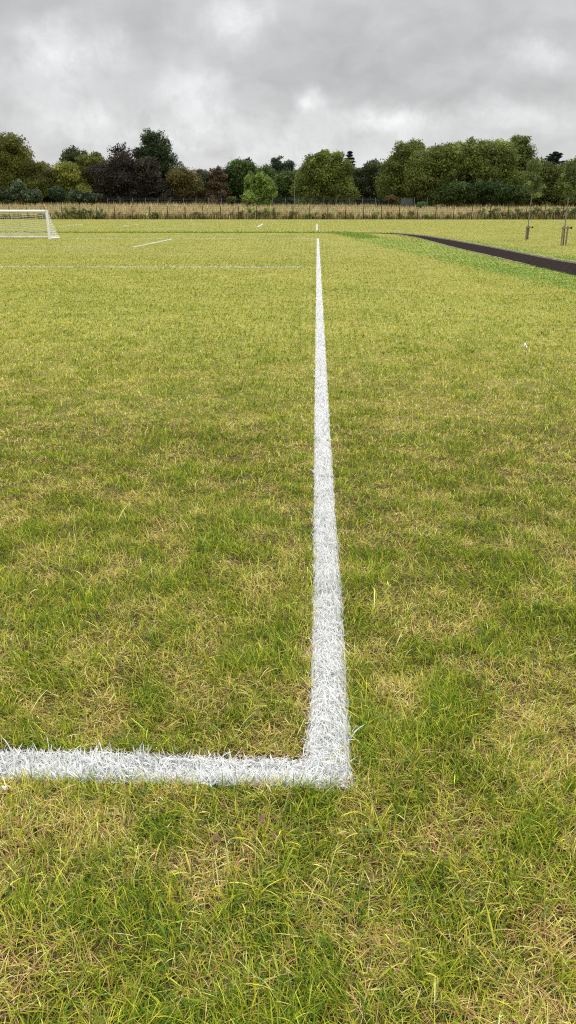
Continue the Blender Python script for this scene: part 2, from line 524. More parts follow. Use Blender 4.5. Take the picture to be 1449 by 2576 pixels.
for L, m in zip(FAR_LINES, far_white):
    n, x0, y0, x1, y1, hw, s, lab = L
    parts = []
    if m.sum():
        dash = fb(x[m] * 1.0, y[m] * .3, 1.6, 77 + L[2])
        parts.append(make_blades(x[m], y[m], np.full(m.sum(), 9.), rr, True))
    # extra blades standing in the line
    l = math.hypot(x1 - x0, y1 - y0)
    ne = int(l * (90 if s < .9 else 420))
    t = rr.random(ne); v = (rr.random(ne) * 2 - 1) * hw
    ex = x0 + (x1 - x0) * t - (y1 - y0) / l * v; ey = y0 + (y1 - y0) * t + (x1 - x0) / l * v
    dash = fb(ex, ey * .3, 1.6, 77 + y0)
    kp = rr.random(ne) < np.clip(s * 1.3 + (dash - .5) * 4 * (1 - s), 0, 1)
    parts.append(make_blades(ex[kp], ey[kp], np.full(kp.sum(), 9.), rr, True))
    st = paint_strip(x0, y0, x1, y1, hw, .004, 60)
    if s < .9: st = (st[0], st[1], st[2] * .62)
    parts.append(st)
    V, T, C = merge(parts)
    tag(link(n, np_mesh(n, V, T, C), M_white_grass), lab, 'pitch line', 'white markings of the pitches beyond')

# ------------------------------------------------------------------ ground sheet
def ground_mat():
    m, nt, N, L = mat('turf')
    o = N.new('ShaderNodeOutputMaterial')
    p = N.new('ShaderNodeBsdfPrincipled'); p.inputs['Roughness'].default_value = .95
    p.inputs['Specular IOR Level'].default_value = .1
    geo = N.new('ShaderNodeNewGeometry')
    def noise(sc, det=6, rough=.6):
        n = N.new('ShaderNodeTexNoise'); n.inputs['Scale'].default_value = sc
        n.inputs['Detail'].default_value = det; n.inputs['Roughness'].default_value = rough
        L.new(geo.outputs['Position'], n.inputs['Vector']); return n.outputs['Fac']
    def ramp(f, stops):
        r = N.new('ShaderNodeValToRGB'); e = r.color_ramp.elements
        while len(e) < len(stops): e.new(.5)
        for q, (pos, c) in zip(e, stops): q.position = pos; q.color = (*c, 1)
        L.new(f, r.inputs[0]); return r.outputs[0]
    near = ramp(noise(28), [(.30, (.03, .018, .010)), (.5, (.10, .06, .03)), (.68, (.13, .12, .03))])
    far1 = ramp(noise(9, 8, .7), [(.32, (.17, .18, .038)), (.5, (.29, .28, .07)), (.7, (.37, .34, .11))])
    far2 = ramp(noise(.35, 5), [(.35, (.55, .72, .5)), (.5, (.85, .9, .8)), (.65, (1, .97, 1))])
    mm = N.new('ShaderNodeMixRGB'); mm.blend_type = 'MULTIPLY'; mm.inputs[0].default_value = .6
    L.new(far1, mm.inputs[1]); L.new(far2, mm.inputs[2])
    sx = N.new('ShaderNodeSeparateXYZ'); L.new(geo.outputs['Position'], sx.inputs[0])
    mr = N.new('ShaderNodeMapRange'); mr.inputs['From Min'].default_value = 2.5; mr.inputs['From Max'].default_value = 10
    L.new(sx.outputs['Y'], mr.inputs['Value'])
    mx = N.new('ShaderNodeMixRGB'); L.new(mr.outputs[0], mx.inputs[0]); L.new(near, mx.inputs[1]); L.new(mm.outputs[0], mx.inputs[2])
    # meadow soil beyond the fence
    mr2 = N.new('ShaderNodeMapRange'); mr2.inputs['From Min'].default_value = Y_FENCE - .5; mr2.inputs['From Max'].default_value = Y_FENCE + .4
    L.new(sx.outputs['Y'], mr2.inputs['Value'])
    mead = ramp(noise(1.3), [(.35, (.10, .10, .035)), (.55, (.26, .20, .11)), (.7, (.33, .26, .15))])
    mx2 = N.new('ShaderNodeMixRGB'); L.new(mr2.outputs[0], mx2.inputs[0]); L.new(mx.outputs[0], mx2.inputs[1]); L.new(mead, mx2.inputs[2])
    L.new(mx2.outputs[0], p.inputs['Base Color'])
    b = N.new('ShaderNodeBump'); b.inputs['Strength'].default_value = .6; b.inputs['Distance'].default_value = .02
    L.new(noise(40), b.inputs['Height']); L.new(b.outputs[0], p.inputs['Normal'])
    L.new(p.outputs[0], o.inputs[0])
    return m
M_ground = ground_mat()
xs_ = np.concatenate([[-3000, -1200, -500], np.arange(-200, 201, 10), [500, 1200, 3000]])
ysg = np.concatenate([[-60, -10, 0, 10, 40, 80, Y_FENCE - 2], np.arange(Y_FENCE + .6, Y_FENCE + 70, 4), [230, 300, 450, 800, 1500, 4000]])
XX, YY = np.meshgrid(xs_, ysg)
ZZ = terrain(XX, YY)
V = np.stack([XX.ravel(), YY.ravel(), ZZ.ravel()], 1)
nx = len(xs_)
F = []
for j in range(len(ysg) - 1):
    for i in range(nx - 1):
        a_ = j * nx + i
        F.append((a_, a_ + 1, a_ + nx + 1, a_ + nx))
o = link('ground', np_mesh('ground', V, np.array(F, np.int32)), M_ground)
tag(o, 'level playing field turf with dry meadow soil beyond the fence', kind='structure')

# ------------------------------------------------------------------ path with edging boards
def path_sheet():
    A_ = [tuple(p) for p in LEFT_UP[::-1]] + [tuple(p) for p in UP[1:]]
    B_ = [tuple(p) for p in LEFT_LO[::-1]] + [tuple(p) for p in LO[1:]]
    n = min(len(A_), len(B_))
    V = [(p[0], p[1], .004) for p in A_[:n]] + [(p[0], p[1], .004) for p in B_[:n]]
    F = [(i, i + n, i + n + 1, i + 1) for i in range(n - 1)]
    me = bpy.data.meshes.new('path'); me.from_pydata(V, [], F); me.update()
    return me
tag(link('path', path_sheet(), M_path), 'dark brown loose surfaced path curving away at the right', kind='structure')
def edging(pts, h, th=.014):
    V = []; F = []
    n = len(pts)
    rr_ = random.Random(3)
    for i, p in enumerate(pts):
        q = pts[min(i + 1, n - 1)]; r_ = pts[max(i - 1, 0)]
        d = Vector((q[0] - r_[0], q[1] - r_[1])).normalized(); nrm = Vector((-d.y, d.x))
        hh = h + rr_.uniform(-.006, .006)
        for s_, z in ((-1, 0), (-1, hh), (1, hh), (1, 0)):
            V.append((p[0] + nrm.x * th * s_, p[1] + nrm.y * th * s_, z))
    for i in range(n - 1):
        a_ = i * 4
        for k_ in range(3): F.append((a_ + k_, a_ + k_ + 1, a_ + k_ + 5, a_ + k_ + 4))
    F.append((0, 1, 2, 3)); F.append((4 * n - 4, 4 * n - 3, 4 * n - 2, 4 * n - 1))
    me = bpy.data.meshes.new('path_edging'); me.from_pydata(V, [], F); me.update()
    return me
tag(link('path_edging', edging([tuple(p) for p in UP[3:]], .055), M_edging), 'pale timber edging board along the far side of the dark path', 'edging')
tag(link('path_edging', edging([tuple(p) for p in LO[4:70]], .024), M_edging), 'pale timber edging board along the near side of the dark path', 'edging')

# ------------------------------------------------------------------ goal
def build_goal():
    post = G(124.5, 602.0)
    Hh = A(124.5, 531, post.y).z
    root = empty('football_goal', (post.x, post.y, 0))
    tag(root, 'white metal football goal with a sagging cream net at the left edge', 'football goal')
    root_inv = Vector((post.x, post.y, 0))
    L_ = lambda p: tuple(Vector(p) - root_inv)
    Wd = 4.9
    r = .064
    back = A(152, 598.6, post.y + 1.75); bx = 0.0; by = 1.75
    m = MB(); m.tube([(0, 0, 0), (0, 0, Hh + r)], r, 12); m.build('goal_post', M_paint, root, smooth=False)
    m = MB(); m.tube([(-Wd, 0, 0), (-Wd, 0, Hh + r)], r, 12); m.build('goal_post', M_paint, root)
    m = MB(); m.tube([(-Wd + r, 0, Hh), (-r, 0, Hh)], r, 12); m.build('crossbar', M_paint, root)
    for X in (0, -Wd):
        m = MB(); m.tube([(X, r, .04), (X, by, .04)], .036, 10); m.build('side_bar', M_paint, root)
        m = MB(); m.tube([(X, .03, Hh - .02), (X, .30, Hh - .03), (X, .42, Hh - .12)], .013, 8); m.build('net_bracket', M_paint, root)
        m = MB(); m.tube([(X - .0, .25, .05), (X, .25, .13), (X, .45, .13), (X, .45, .05)], .016, 8); m.build('carry_handle', M_paint, root)
    m = MB(); m.tube([(-Wd + .01, by, .04), (-.01, by, .04)], .040, 10); m.build('rear_bar', M_paint, root)
    # net: back sheet (u along the width, v down the profile) and two side sheets
    prof = [(0.02, Hh - .04), (.22, Hh - .06), (.40, Hh - .16), (1.70, .06)]
    pl = [0]
    for a_, b_ in zip(prof[:-1], prof[1:]): pl.append(pl[-1] + math.hypot(b_[0] - a_[0], b_[1] - a_[1]))
    def pr(v):
        s = v * pl[-1]
        return np.interp(s, pl, [q[0] for q in prof]), np.interp(s, pl, [q[1] for q in prof])
    nm = MB(); cr = .0085
    def back_pt(u, v):
        yy, zz = pr(v)
        sag = math.sin(PI * min(1, max(0, u))) ** .7
        sv = math.sin(PI * v) ** .8
        return (-Wd * u, yy - .20 * sag * sv + .02 * math.sin(u * 47 + v * 9) * sv, max(.03, zz - .24 * sag * sv + .015 * math.sin(u * 31) * sv))
    nv_, nu_ = 16, 38
    for i in range(nv_ + 1):
        nm.tube([back_pt(j / 40, i / nv_) for j in range(41)], cr, 3, False)
    for j in range(nu_ + 1):
        nm.tube([back_pt(j / nu_, i / 20) for i in range(21)], cr * .8, 3, False)
    for X in (0, -1):
        xx = X * Wd
        for i in range(0, 12):
            z0 = .05 + (Hh - .12) * i / 11
            ymax = np.interp(z0, [.06, Hh - .16, Hh - .04], [1.70, .40, .05])
            nm.tube([(xx - .02, .03 + ymax * t, z0 - .035 * math.sin(PI * t)) for t in np.linspace(0, 1, 7)], cr, 3, False)
        for i in range(1, 13):
            yq = .03 + 1.65 * i / 13
            ztop = np.interp(yq, [.05, .40, 1.70], [Hh - .04, Hh - .16, .06])
            nm.tube([(xx - .02, yq, .05 + (ztop - .05) * t) for t in np.linspace(0, 1, 5)], cr, 3, False)
    nm.build('net', M_net, root)
    # gathered cord hanging near the top of the post
    m = MB()
    m.tube([(-.01, .09, Hh - .12), (.01, .12, Hh - .25), (-.02, .10, Hh - .34), (.02, .14, Hh - .42)], [.012, .016, .02, .012], 6)
    m.build('net_tie', M_rubber, root)
build_goal()

# ------------------------------------------------------------------ near fence
def build_fence():
    root = empty('wire_fence', (0, Y_FENCE, 0))
    tag(root, 'long wire fence on thin brown posts along the edge of the field', 'fence')
    x0 = A(-60, 552, Y_FENCE).x; x1 = A(1520, 552, Y_FENCE).x
    first = A(1130 / 2.898 * .6389 + 900 * .6389, 552, Y_FENCE).x
    sp = (A(1330 / 2.898 * .6389, 552, Y_FENCE).x - A(1130 / 2.898 * .6389, 552, Y_FENCE).x)
    top = A(700, 519.2, Y_FENCE).z
    k0 = int((x0 - first) / sp) - 1; k1 = int((x1 - first) / sp) + 1
    rr_ = random.Random(8)
    for k_ in range(k0, k1 + 1):
        X = first + k_ * sp
        m = MB()
        lean = rr_.uniform(-.03, .03)
        m.tube([(X, 0, 0), (X + lean, 0, top + rr_.uniform(-.05, .05))], [.068, .060], 7)
        m.build('fence_post', M_post, root)
    m = MB()
    for i, z in enumerate((.15, .45, .75, 1.05, 1.35, 1.65, top - .04)):
        m.tube([(X_, -.05, z + .01 * math.sin(X_)) for X_ in np.arange(first + k0 * sp, first + k1 * sp + .1, sp)], .010 if i % 3 else .014, 3, False)
    X = first + k0 * sp
    while X < first + k1 * sp:
        m.tube([(X, -.05, .15), (X, -.05, top - .04)], .005, 3, False); X += sp / 9
    m.build('wire_mesh', M_wire, root)
build_fence()

# ------------------------------------------------------------------ meadow grass (dry, tall) beyond the fence
rm = np.random.default_rng(31)
def meadow():
    n1, n2 = 26000, 60000
    yy = np.concatenate([Y_FENCE + .25 + rm.random(n1) * 2.2, Y_FENCE + 1.5 + 66 * rm.random(n2) ** 1.3])
    n = n1 + n2
    half = .42 * yy + 6
    xx = CAMX - math.tan(YAW) * yy + (rm.random(n) * 2 - 1) * half
    zz = terrain(xx, yy)
    g1 = fb(xx, yy, 5, 3); g2 = fb(xx, yy, 1.4, 8)
    pal = np.array([(.36, .28, .155), (.27, .185, .10), (.30, .29, .10), (.13, .17, .04), (.19, .095, .06), (.46, .40, .22)])
    w = np.stack([.40 + 0 * xx, .22 + .5 * (g1 - .5), .25 + .5 * (g2 - .5), .16 - 1.0 * (g1 - .5), .10 + .4 * (g2 - .5), .15 + 0 * xx], 1).clip(.02, 2)
    low = np.concatenate([rm.random(n1) < .55, np.zeros(n2, bool)])
    w[low] *= np.array((.25, 1.1, .8, 2.0, 2.2, .1))
    w /= w.sum(1, keepdims=True)
    idx = (rm.random(n)[:, None] > np.cumsum(w, 1)).sum(1).clip(0, 5)
    C = pal[idx] * 1.55 * np.exp(rm.normal(0, .2, (n, 1)))
    Ln = (.75 + .5 * g2 + .25 * rm.normal(0, 1, n).clip(-1.2, 2.5)) * np.where(low, .55, 1.0)
    wd = .05 + .05 * rm.random(n) + .0003 * yy
    az = rm.random(n) * 2 * PI
    a0 = np.abs(rm.normal(.1, .14, n)); a1 = a0 + np.abs(rm.normal(.35, .3, n))
    V, T, C = blade_mesh(xx, yy, zz, Ln.clip(.2, 2), wd, az, a0, a1, np.clip(C, .01, .8), 2, rm, 1.5, .3)
    o = link('meadow_grass', np_mesh('meadow_grass', V, T, C), M_leaf)
    tag(o, 'tall dry tan and brown meadow grass beyond the wire fence', 'meadow grass', kind='stuff')
meadow()

# ------------------------------------------------------------------ foliage
def leaves_on(rr, lobes, per_area, size, col, cvar=.18, hue=None, flat=.0, droop=0.0, core=.35):
    """small leaf-sized faces spread in lobes [(c, r(3))]; returns V,T(quads),C"""
    Vs, Cs = [], []
    for c, r in lobes:
        area = 4 * PI * ((r[0] * r[1]) ** 1.6 / 3 + (r[0] * r[2]) ** 1.6 / 3 + (r[1] * r[2]) ** 1.6 / 3) ** (1 / 1.6)
        n = max(6, int(area * per_area))
        d = rr.normal(0, 1, (n, 3)); d /= np.linalg.norm(d, axis=1, keepdims=True)
        rad_ = np.where(rr.random(n) < core, rr.random(n) ** .5, 1 + rr.normal(0, .20, n))
        P = np.array(c) + d * np.array(r) * rad_[:, None]
        P[:, 2] -= droop * rr.random(n) * r[2]
        nrm = d + rr.normal(0, .75, (n, 3)); nrm /= np.linalg.norm(nrm, axis=1, keepdims=True) + 1e-9
        t = np.cross(nrm, rr.normal(0, 1, (n, 3))); t /= np.linalg.norm(t, axis=1, keepdims=True) + 1e-9
        b = np.cross(nrm, t)
        s = size * np.exp(rr.normal(0, .35, (n, 1)))
        V = np.stack([P - t * s, P - b * s * .55, P + t * s, P + b * s * .55], 1)
        base = np.array(col) * 1.3 * math.exp(rr.normal(0, cvar * 2.3))
        cc = base * np.exp(rr.normal(0, cvar, (n, 1)))
        if hue is not None:
            k_ = rr.random((n, 1)) ** 2 * rr.random()
            cc = cc * (1 - k_) + np.array(hue) * k_
        Vs.append(V.reshape(-1, 3)); Cs.append(np.repeat(cc, 4, 0))
    V = np.concatenate(Vs); C = np.concatenate(Cs)
    T = np.arange(len(V), dtype=np.int32).reshape(-1, 4)
    return V, T, C.clip(.004, .8)

def lobes_in(rr, ell, n, rmin, rmax, zmin):
    """lobe centres over the surface and in the body of an ellipsoid"""
    c, R = ell
    out = []
    for i in range(n):
        d = rr.normal(0, 1, 3); d /= np.linalg.norm(d)
        if d[2] < -.75: d[2] = -d[2]
        k_ = rr.uniform(.60, 1.02) if rr.random() < .74 else rr.uniform(.1, .62)
        r = rr.uniform(rmin, rmax)
        if rr.random() < .13: k_ = rr.uniform(1.0, 1.16); r *= .6
        p = np.array(c) + d * np.maximum(np.array(R) - r * .75, .2) * k_ / .9
        p[2] = max(p[2], zmin + r * .6)
        out.append((p, (r * rr.uniform(.9, 1.3), r * rr.uniform(.9, 1.3), r * rr.uniform(.65, .95))))
    return out

def trunk_mesh(rr, base, top, r0, targets, n=8, lean=0):
    m = MB()
    b = Vector(base); t = Vector(top)
    pts = [b.lerp(t, q) + Vector((math.sin(q * 3 + lean) * r0 * .8, math.cos(q * 2.3) * r0 * .5, 0)) * q for q in np.linspace(0, 1, 7)]
    m.tube(pts, [r0 * (1.35 if i == 0 else 1 - .13 * i) for i in range(7)], n)
    for tg in targets:
        q = rr.uniform(.35, .9)
        s = pts[0].lerp(pts[-1], q)
        e = Vector(tg)
        mid = s.lerp(e, .5) + Vector((0, 0, -.06 * (e - s).length))
        rb = r0 * (1.05 - q) * .6 + .03
        m.tube([s, mid, e], [rb, rb * .6, rb * .25], 5, False)
    return m

TREE_GROUP = 'trees behind the meadow'
def tree(name, label, cat, Y, ells, col, hue=None, size=.18, dens=20, lobe=(1.1, 2.1), nl=1.0, cvar=.13, seed=0, core=.35, droop=0.0, base_px=None, gaps=False, bush=False):
    """ells: crown masses in the picture's frame (cx, cy, rx, ry), standing at depth Y"""
    rr = np.random.default_rng(1000 + seed)
    lobes = []; zt = 0
    xs_c = []
    for (cx, cy, rx, ry) in ells:
        rx *= 1.10; ry *= 1.03
        c = A(cx, cy, Y); e1 = A(cx + rx, cy, Y); e2 = A(cx, cy - ry, Y)
        Rx = e1.x - c.x; Rz = e2.z - c.z
        c = np.array(c); c[1] += rr.uniform(-.6, .6)
        R = (Rx, max(2.0, min(Rx, Rz) * .8), Rz)
        xs_c.append(c[0])
        rmax = min(lobe[1], min(Rx, Rz) * .55); rmin = min(lobe[0], rmax * .7)
        rmean = (rmin + rmax) / 2
        n = int(nl * (1.3 if not gaps else .62) * 1.25 * (R[0] * R[2] + R[0] * R[1] + R[1] * R[2]) / (rmean ** 2)) + 5
        gz = float(terrain(c[0], Y))
        lobes += lobes_in(rr, (c, R), n, rmin, rmax, gz)
        zt = max(zt, c[2])
    if not bush and not gaps:                       # low skirt of foliage down to the ground
        X0 = min(A(e[0] - e[2] * .85, 490, Y).x for e in ells); X1 = max(A(e[0] + e[2] * .85, 490, Y).x for e in ells)
        for i in range(int((X1 - X0) * 3.2)):
            xx_ = rr.uniform(X0, X1); g_ = float(terrain(xx_, Y)); r = rr.uniform(.7, 1.3)
            lobes.append((np.array((xx_, Y + rr.uniform(-2.5, 1.5), g_ + rr.uniform(.3, 4.2))), (r * 1.1, r, r * .85)))
    bx = float(np.mean(xs_c)) if base_px is None else A(base_px, 500, Y).x
    gz = float(terrain(bx, Y))
    root = empty(name, (bx, Y, gz))
    tag(root, label, cat, None)
    off = np.array((bx, Y, gz))
    V, T, C = leaves_on(rr, lobes, dens, size, col, cvar, hue, core=core, droop=droop)
    link('crown' if not bush else 'foliage', np_mesh('crown', V - off, T, C), M_leaf, root)
    tg = [tuple(lobes[i][0] - off) for i in rr.choice(len(lobes), min(14, len(lobes)), replace=False)]
    hgt = zt - gz
    m = trunk_mesh(rr, (0, 0, -.2), (rr.uniform(-.4, .4), 0, hgt * 1.05), (.10 + hgt * .028) if not bush else .09, tg)
    m.build('trunk' if not bush else 'stem', M_bark, root)
    return root

def conifer(name, label, Y, cx, top, basey, hw, col, seed, tiers=13, flat=False):
    rr = np.random.default_rng(seed)
    tp = A(cx, top, Y); bt = A(cx, basey, Y); R = A(cx + hw, top, Y).x - tp.x
    gz = float(terrain(tp.x, Y))
    root = empty(name, (tp.x, Y, gz)); tag(root, label, 'tree')
    off = np.array((tp.x, Y, gz))
    H = tp.z - gz; hb = bt.z - gz
    Vs, Ts, Cs = [], [], []
    m = MB(); m.tube([(0, 0, 0), (0, 0, H * .5), (0, 0, H * .97)], [.35, .22, .05], 7)
    lob = []
    for i in range(tiers):
        q = i / (tiers - 1)
        z = hb + (H - hb) * q
        rr0 = R * (1 - q) ** (.45 if flat else .8) + .25
        for k_ in range(9):
            a_ = rr.random() * 2 * PI; ln = rr0 * rr.uniform(.55, 1.1)
            ex, ey = math.cos(a_) * ln, math.sin(a_) * ln
            dz = ln * (.18 if not flat else .25)
            m.tube([(0, 0, z), (ex, ey, z + dz)], [.05, .015], 4, False)
            for s in np.linspace(.35, 1, 4):
                lob.append((np.array((ex * s, ey * s, z + dz * s)), (.40, .40, .17)))
    V, T, C = leaves_on(rr, lob, 16, .17, col, .2, core=.2)
    link('crown', np_mesh('crown', V, T, C), M_leaf, root)
    m.build('trunk', M_bark, root)

OL = (0.102, 0.112, 0.021); OLY = (0.167, 0.174, 0.031); DK = (0.043, 0.071, 0.016); DKB = (0.043, 0.065, 0.035)
CU = (.036, .033, .021); MG = (0.124, 0.161, 0.032); LM = (.165, .235, .046); BR = (0.077, 0.059, 0.026); GB = (0.065, 0.090, 0.048)
T_ = tree
b = Y_FENCE + 55
T_('dark_tree', 'broad olive green tree filling the far left edge behind the goal', 'tree', b, [(10, 420, 78, 76), (45, 455, 62, 60), (-70, 430, 70, 80), (15, 480, 85, 40)], OL, OLY, seed=1, lobe=(1.2, 2.4))
T_('olive_tree', 'olive brown tree stepping down right of the broad left edge tree', 'tree', b + 6, [(118, 458, 40, 46), (140, 478, 42, 40)], (0.087, 0.087, 0.024), BR, seed=2)
T_('round_tree', 'small round airy tree crown rising above the olive trees at the left', 'tree', b + 26, [(184, 402, 34, 35), (184, 470, 24, 44)], (0.053, 0.068, 0.025), None, seed=3, gaps=True, lobe=(.8, 1.4), base_px=184, core=.2)
T_('yellowish_tree', 'yellow green tree below the small round airy crown', 'tree', b + 3, [(172, 445, 32, 40), (186, 480, 34, 34), (210, 494, 22, 22)], OLY, LM, seed=4, lobe=(.8, 1.6))
T_('olive_tree', 'olive tree tucked against the left side of the dark copper tree', 'tree', b + 8, [(222, 440, 26, 46), (244, 430, 26, 42), (225, 485, 30, 30)], OL, OLY, seed=5)
T_('copper_tree', 'very dark purple brown spreading tree, widest of the dark trees', 'tree', b + 2, [(300, 442, 62, 54), (368, 446, 36, 52), (330, 480, 88, 38), (380, 480, 55, 34)], CU, (0.040, 0.022, 0.015), seed=6, lobe=(1.2, 2.2), cvar=.16)
T_('bare_topped_tree', 'thin purplish twiggy crown showing sky above the dark copper tree', 'tree', b + 8, [(312, 388, 38, 28), (300, 430, 40, 36)], (0.031, 0.020, 0.019), None, seed=7, gaps=True, lobe=(.55, 1.0), dens=7, nl=.7, core=.2)
T_('tall_tree', 'tallest dark green tree with a pointed crown right of the copper tree', 'tree', b + 10, [(388, 378, 38, 50), (398, 412, 46, 54), (402, 455, 46, 58), (404, 480, 44, 36), (360, 415, 22, 46)], (0.038, 0.057, 0.020), None, seed=8, lobe=(.8, 1.6), gaps=False, nl=.85, core=.15, dens=10)
T_('autumn_tree', 'brownish olive tree sloping down right of the tallest tree', 'tree', b + 4, [(462, 466, 36, 40), (484, 482, 36, 32)], (0.081, 0.077, 0.021), (0.099, 0.046, 0.019), seed=9)
T_('grey_tree', 'dull grey green tree low on the skyline below the brown wooded hill', 'tree', b + 12, [(508, 458, 26, 27), (520, 482, 26, 30)], (0.056, 0.068, 0.034), None, seed=10, lobe=(.6, 1.2))
T_('rusty_tree', 'narrow rusty brown tree between the grey green and the dark round trees', 'tree', b + 2, [(548, 456, 19, 34), (548, 486, 23, 26)], (0.074, 0.050, 0.026), BR, seed=11, lobe=(.6, 1.2))
T_('dark_tree', 'dark green round headed tree just left of the light green tree', 'tree', b + 7, [(600, 440, 34, 40), (616, 432, 26, 32), (602, 480, 40, 34)], DK, None, seed=12)
T_('green_tree', 'mid green tree showing its top above the light green tree', 'tree', b + 16, [(664, 446, 30, 30), (672, 478, 34, 34)], (0.068, 0.099, 0.022), None, seed=13)
T_('light_green_tree', 'light lime green uneven tree in front of darker trees near the lamp post', 'tree', b - 9, [(660, 458, 18, 22), (630, 472, 15, 34), (676, 480, 17, 30), (650, 496, 34, 16), (656, 446, 9, 12)], LM, (0.074, 0.105, 0.019), seed=14, lobe=(.6, 1.3))
T_('airy_tree', 'dark bluish tree with sky showing through, behind the lamp post', 'tree', b + 22, [(707, 420, 27, 25), (722, 428, 18, 18), (706, 462, 26, 34)], DKB, None, seed=15, lobe=(.7, 1.2), gaps=True, core=.2, nl=1.1)
T_('dark_tree', 'dark green tree directly behind the lamp post', 'tree', b + 5, [(722, 460, 34, 34), (716, 486, 36, 30)], (0.053, 0.077, 0.019), None, seed=16)
T_('large_tree', 'large full mid green tree in the middle, just right of the lamp post', 'tree', b + 1, [(802, 434, 50, 50), (838, 432, 46, 46), (770, 470, 32, 46), (858, 470, 32, 46), (815, 486, 70, 32), (815, 400, 22, 20)], MG, OLY, seed=17, lobe=(1.0, 2.0), droop=.2)
conifer('conifer', 'dark spiky conifer top sticking out right of the large middle tree', b + 14, 880, 384, 480, 20, (0.014, 0.021, 0.012), 18)
T_('dark_tree', 'dull dark green tree in the dip left of the long right hand grove', 'tree', b + 8, [(932, 440, 30, 34), (906, 456, 24, 32), (925, 480, 44, 34), (956, 470, 26, 40)], (0.053, 0.068, 0.025), (0.068, 0.062, 0.031), seed=19)
T_('grove_tree', 'olive green tree at the left end of the long right hand grove', 'tree', b - 2, [(1026, 412, 50, 54), (1000, 450, 42, 56), (1045, 385, 26, 28), (1010, 486, 50, 32)], (0.096, 0.127, 0.026), OLY, seed=20, lobe=(1.1, 2.2))
T_('grove_tree', 'full bright olive tree second from the left in the right hand grove', 'tree', b - 6, [(1090, 424, 62, 56), (1062, 455, 46, 54), (1128, 408, 46, 44), (1090, 486, 66, 30)], (0.121, 0.149, 0.031), OLY, seed=21, lobe=(1.1, 2.2))
T_('grove_tree', 'wide green tree in the middle of the right hand grove', 'tree', b - 3, [(1190, 408, 54, 50), (1235, 400, 54, 52), (1215, 450, 80, 52), (1260, 396, 36, 42)], (0.108, 0.136, 0.029), OLY, seed=22, lobe=(1.1, 2.2))
T_('airy_tree', 'tall leafy tree with an open top at the right end of the grove', 'tree', b + 3, [(1306, 376, 25, 36), (1312, 405, 28, 44), (1300, 450, 40, 54)], (0.084, 0.112, 0.026), OLY, seed=23, lobe=(.7, 1.3), nl=.8, core=.2)
T_('laurel_bush', 'glossy dark green bush under the left part of the right hand grove', 'bush', b - 12, [(1150, 486, 44, 26), (1120, 494, 24, 18)], (0.048, 0.075, 0.016), None, seed=24, bush=True, lobe=(.6, 1.2))
T_('laurel_bush', 'largest glossy very dark bush under the middle of the right hand grove', 'bush', b - 12, [(1225, 484, 48, 30), (1260, 490, 40, 24)], (0.034, 0.062, 0.014), None, seed=25, bush=True, lobe=(.6, 1.2))
T_('laurel_bush', 'dark green bush between the grove and the first staked young tree', 'bush', b - 11, [(1300, 488, 36, 26)], (0.052, 0.078, 0.018), None, seed=26, bush=True, lobe=(.6, 1.2))
T_('olive_tree', 'olive tree right of the grove, behind the first staked young tree', 'tree', b, [(1352, 432, 32, 34), (1350, 474, 42, 42)], (0.099, 0.124, 0.030), OLY, seed=27)
conifer('pine', 'dark blue green pine top above the trees at the far right', b + 16, 1398, 385, 440, 33, (0.011, 0.024, 0.016), 28, 9, True)
T_('green_tree', 'green tree at the right edge behind the second staked young tree', 'tree', b - 1, [(1416, 442, 40, 34), (1450, 430, 34, 34), (1425, 480, 52, 36), (1500, 440, 60, 60)], (0.105, 0.133, 0.031), OLY, seed=29)
T_('backing_tree', 'dark tree filling the gap between the autumn and dark round trees', 'tree', b + 22, [(575, 480, 40, 34)], DK, None, seed=30)
T_('backing_tree', 'dark tree filling the gap right of the large middle tree', 'tree', b + 20, [(885, 470, 36, 42)], DK, None, seed=31)
T_('backing_tree', 'dark low tree between the lamp post and the large middle tree', 'tree', b + 12, [(755, 472, 30, 40)], (0.053, 0.077, 0.019), None, seed=32)
def undergrowth():
    rr = np.random.default_rng(444); lob = []
    for i in range(900):
        px = rr.uniform(-60, 1520); Y = b + rr.uniform(12, 28)
        X = A(px, 500, Y).x; r = rr.uniform(.7, 1.7); g_ = float(terrain(X, Y))
        lob.append((np.array((X, Y, g_ + rr.uniform(.2, 2.6 + 2.4 * float(vnoise(X, 0, 6, 3))))), (r * 1.2, r, r)))
    V, T, C = leaves_on(rr, lob, 8, .26, (0.053, 0.071, 0.019), .3, hue=(0.062, 0.062, 0.019))
    tag(link('undergrowth', np_mesh('undergrowth', V, T, C), M_leaf), 'dark leafy undergrowth filling in under the row of trees', 'undergrowth', kind='stuff')
undergrowth()
for i, (px, tp, hw, dd, c, lab) in enumerate([
 (105, 424, 30, 20, OL, 'dark olive tree filling in behind the trees left of the small round crown'),
 (262, 412, 28, 18, OL, 'olive tree top peeping out left of the copper tree'),
 (440, 436, 22, 14, (0.046, 0.053, 0.015), 'small tree at the right foot of the tallest tree'),
 (532, 446, 22, 20, DKB, 'grey tree between the dull and the rusty tree'),
 (640, 428, 20, 18, DK, 'dark tree wedged between the dark round tree and the mid green one'),
 (752, 432, 22, 16, DK, 'dark tree top just left of the large middle tree'),
 (972, 424, 24, 14, DK, 'dark tree at the left shoulder of the long right hand grove'),
 (1335, 408, 24, 18, OL, 'tree filling the notch right of the tall open topped tree'),
 (1378, 412, 24, 20, (0.043, 0.062, 0.022), 'tree under the dark pine top at the far right')]):
    T_('filler_tree', lab, 'tree', b + dd, [(px, tp + 30, hw, 32), (px, tp + 62, hw * 1.3, 34)], c, None, seed=120 + i)
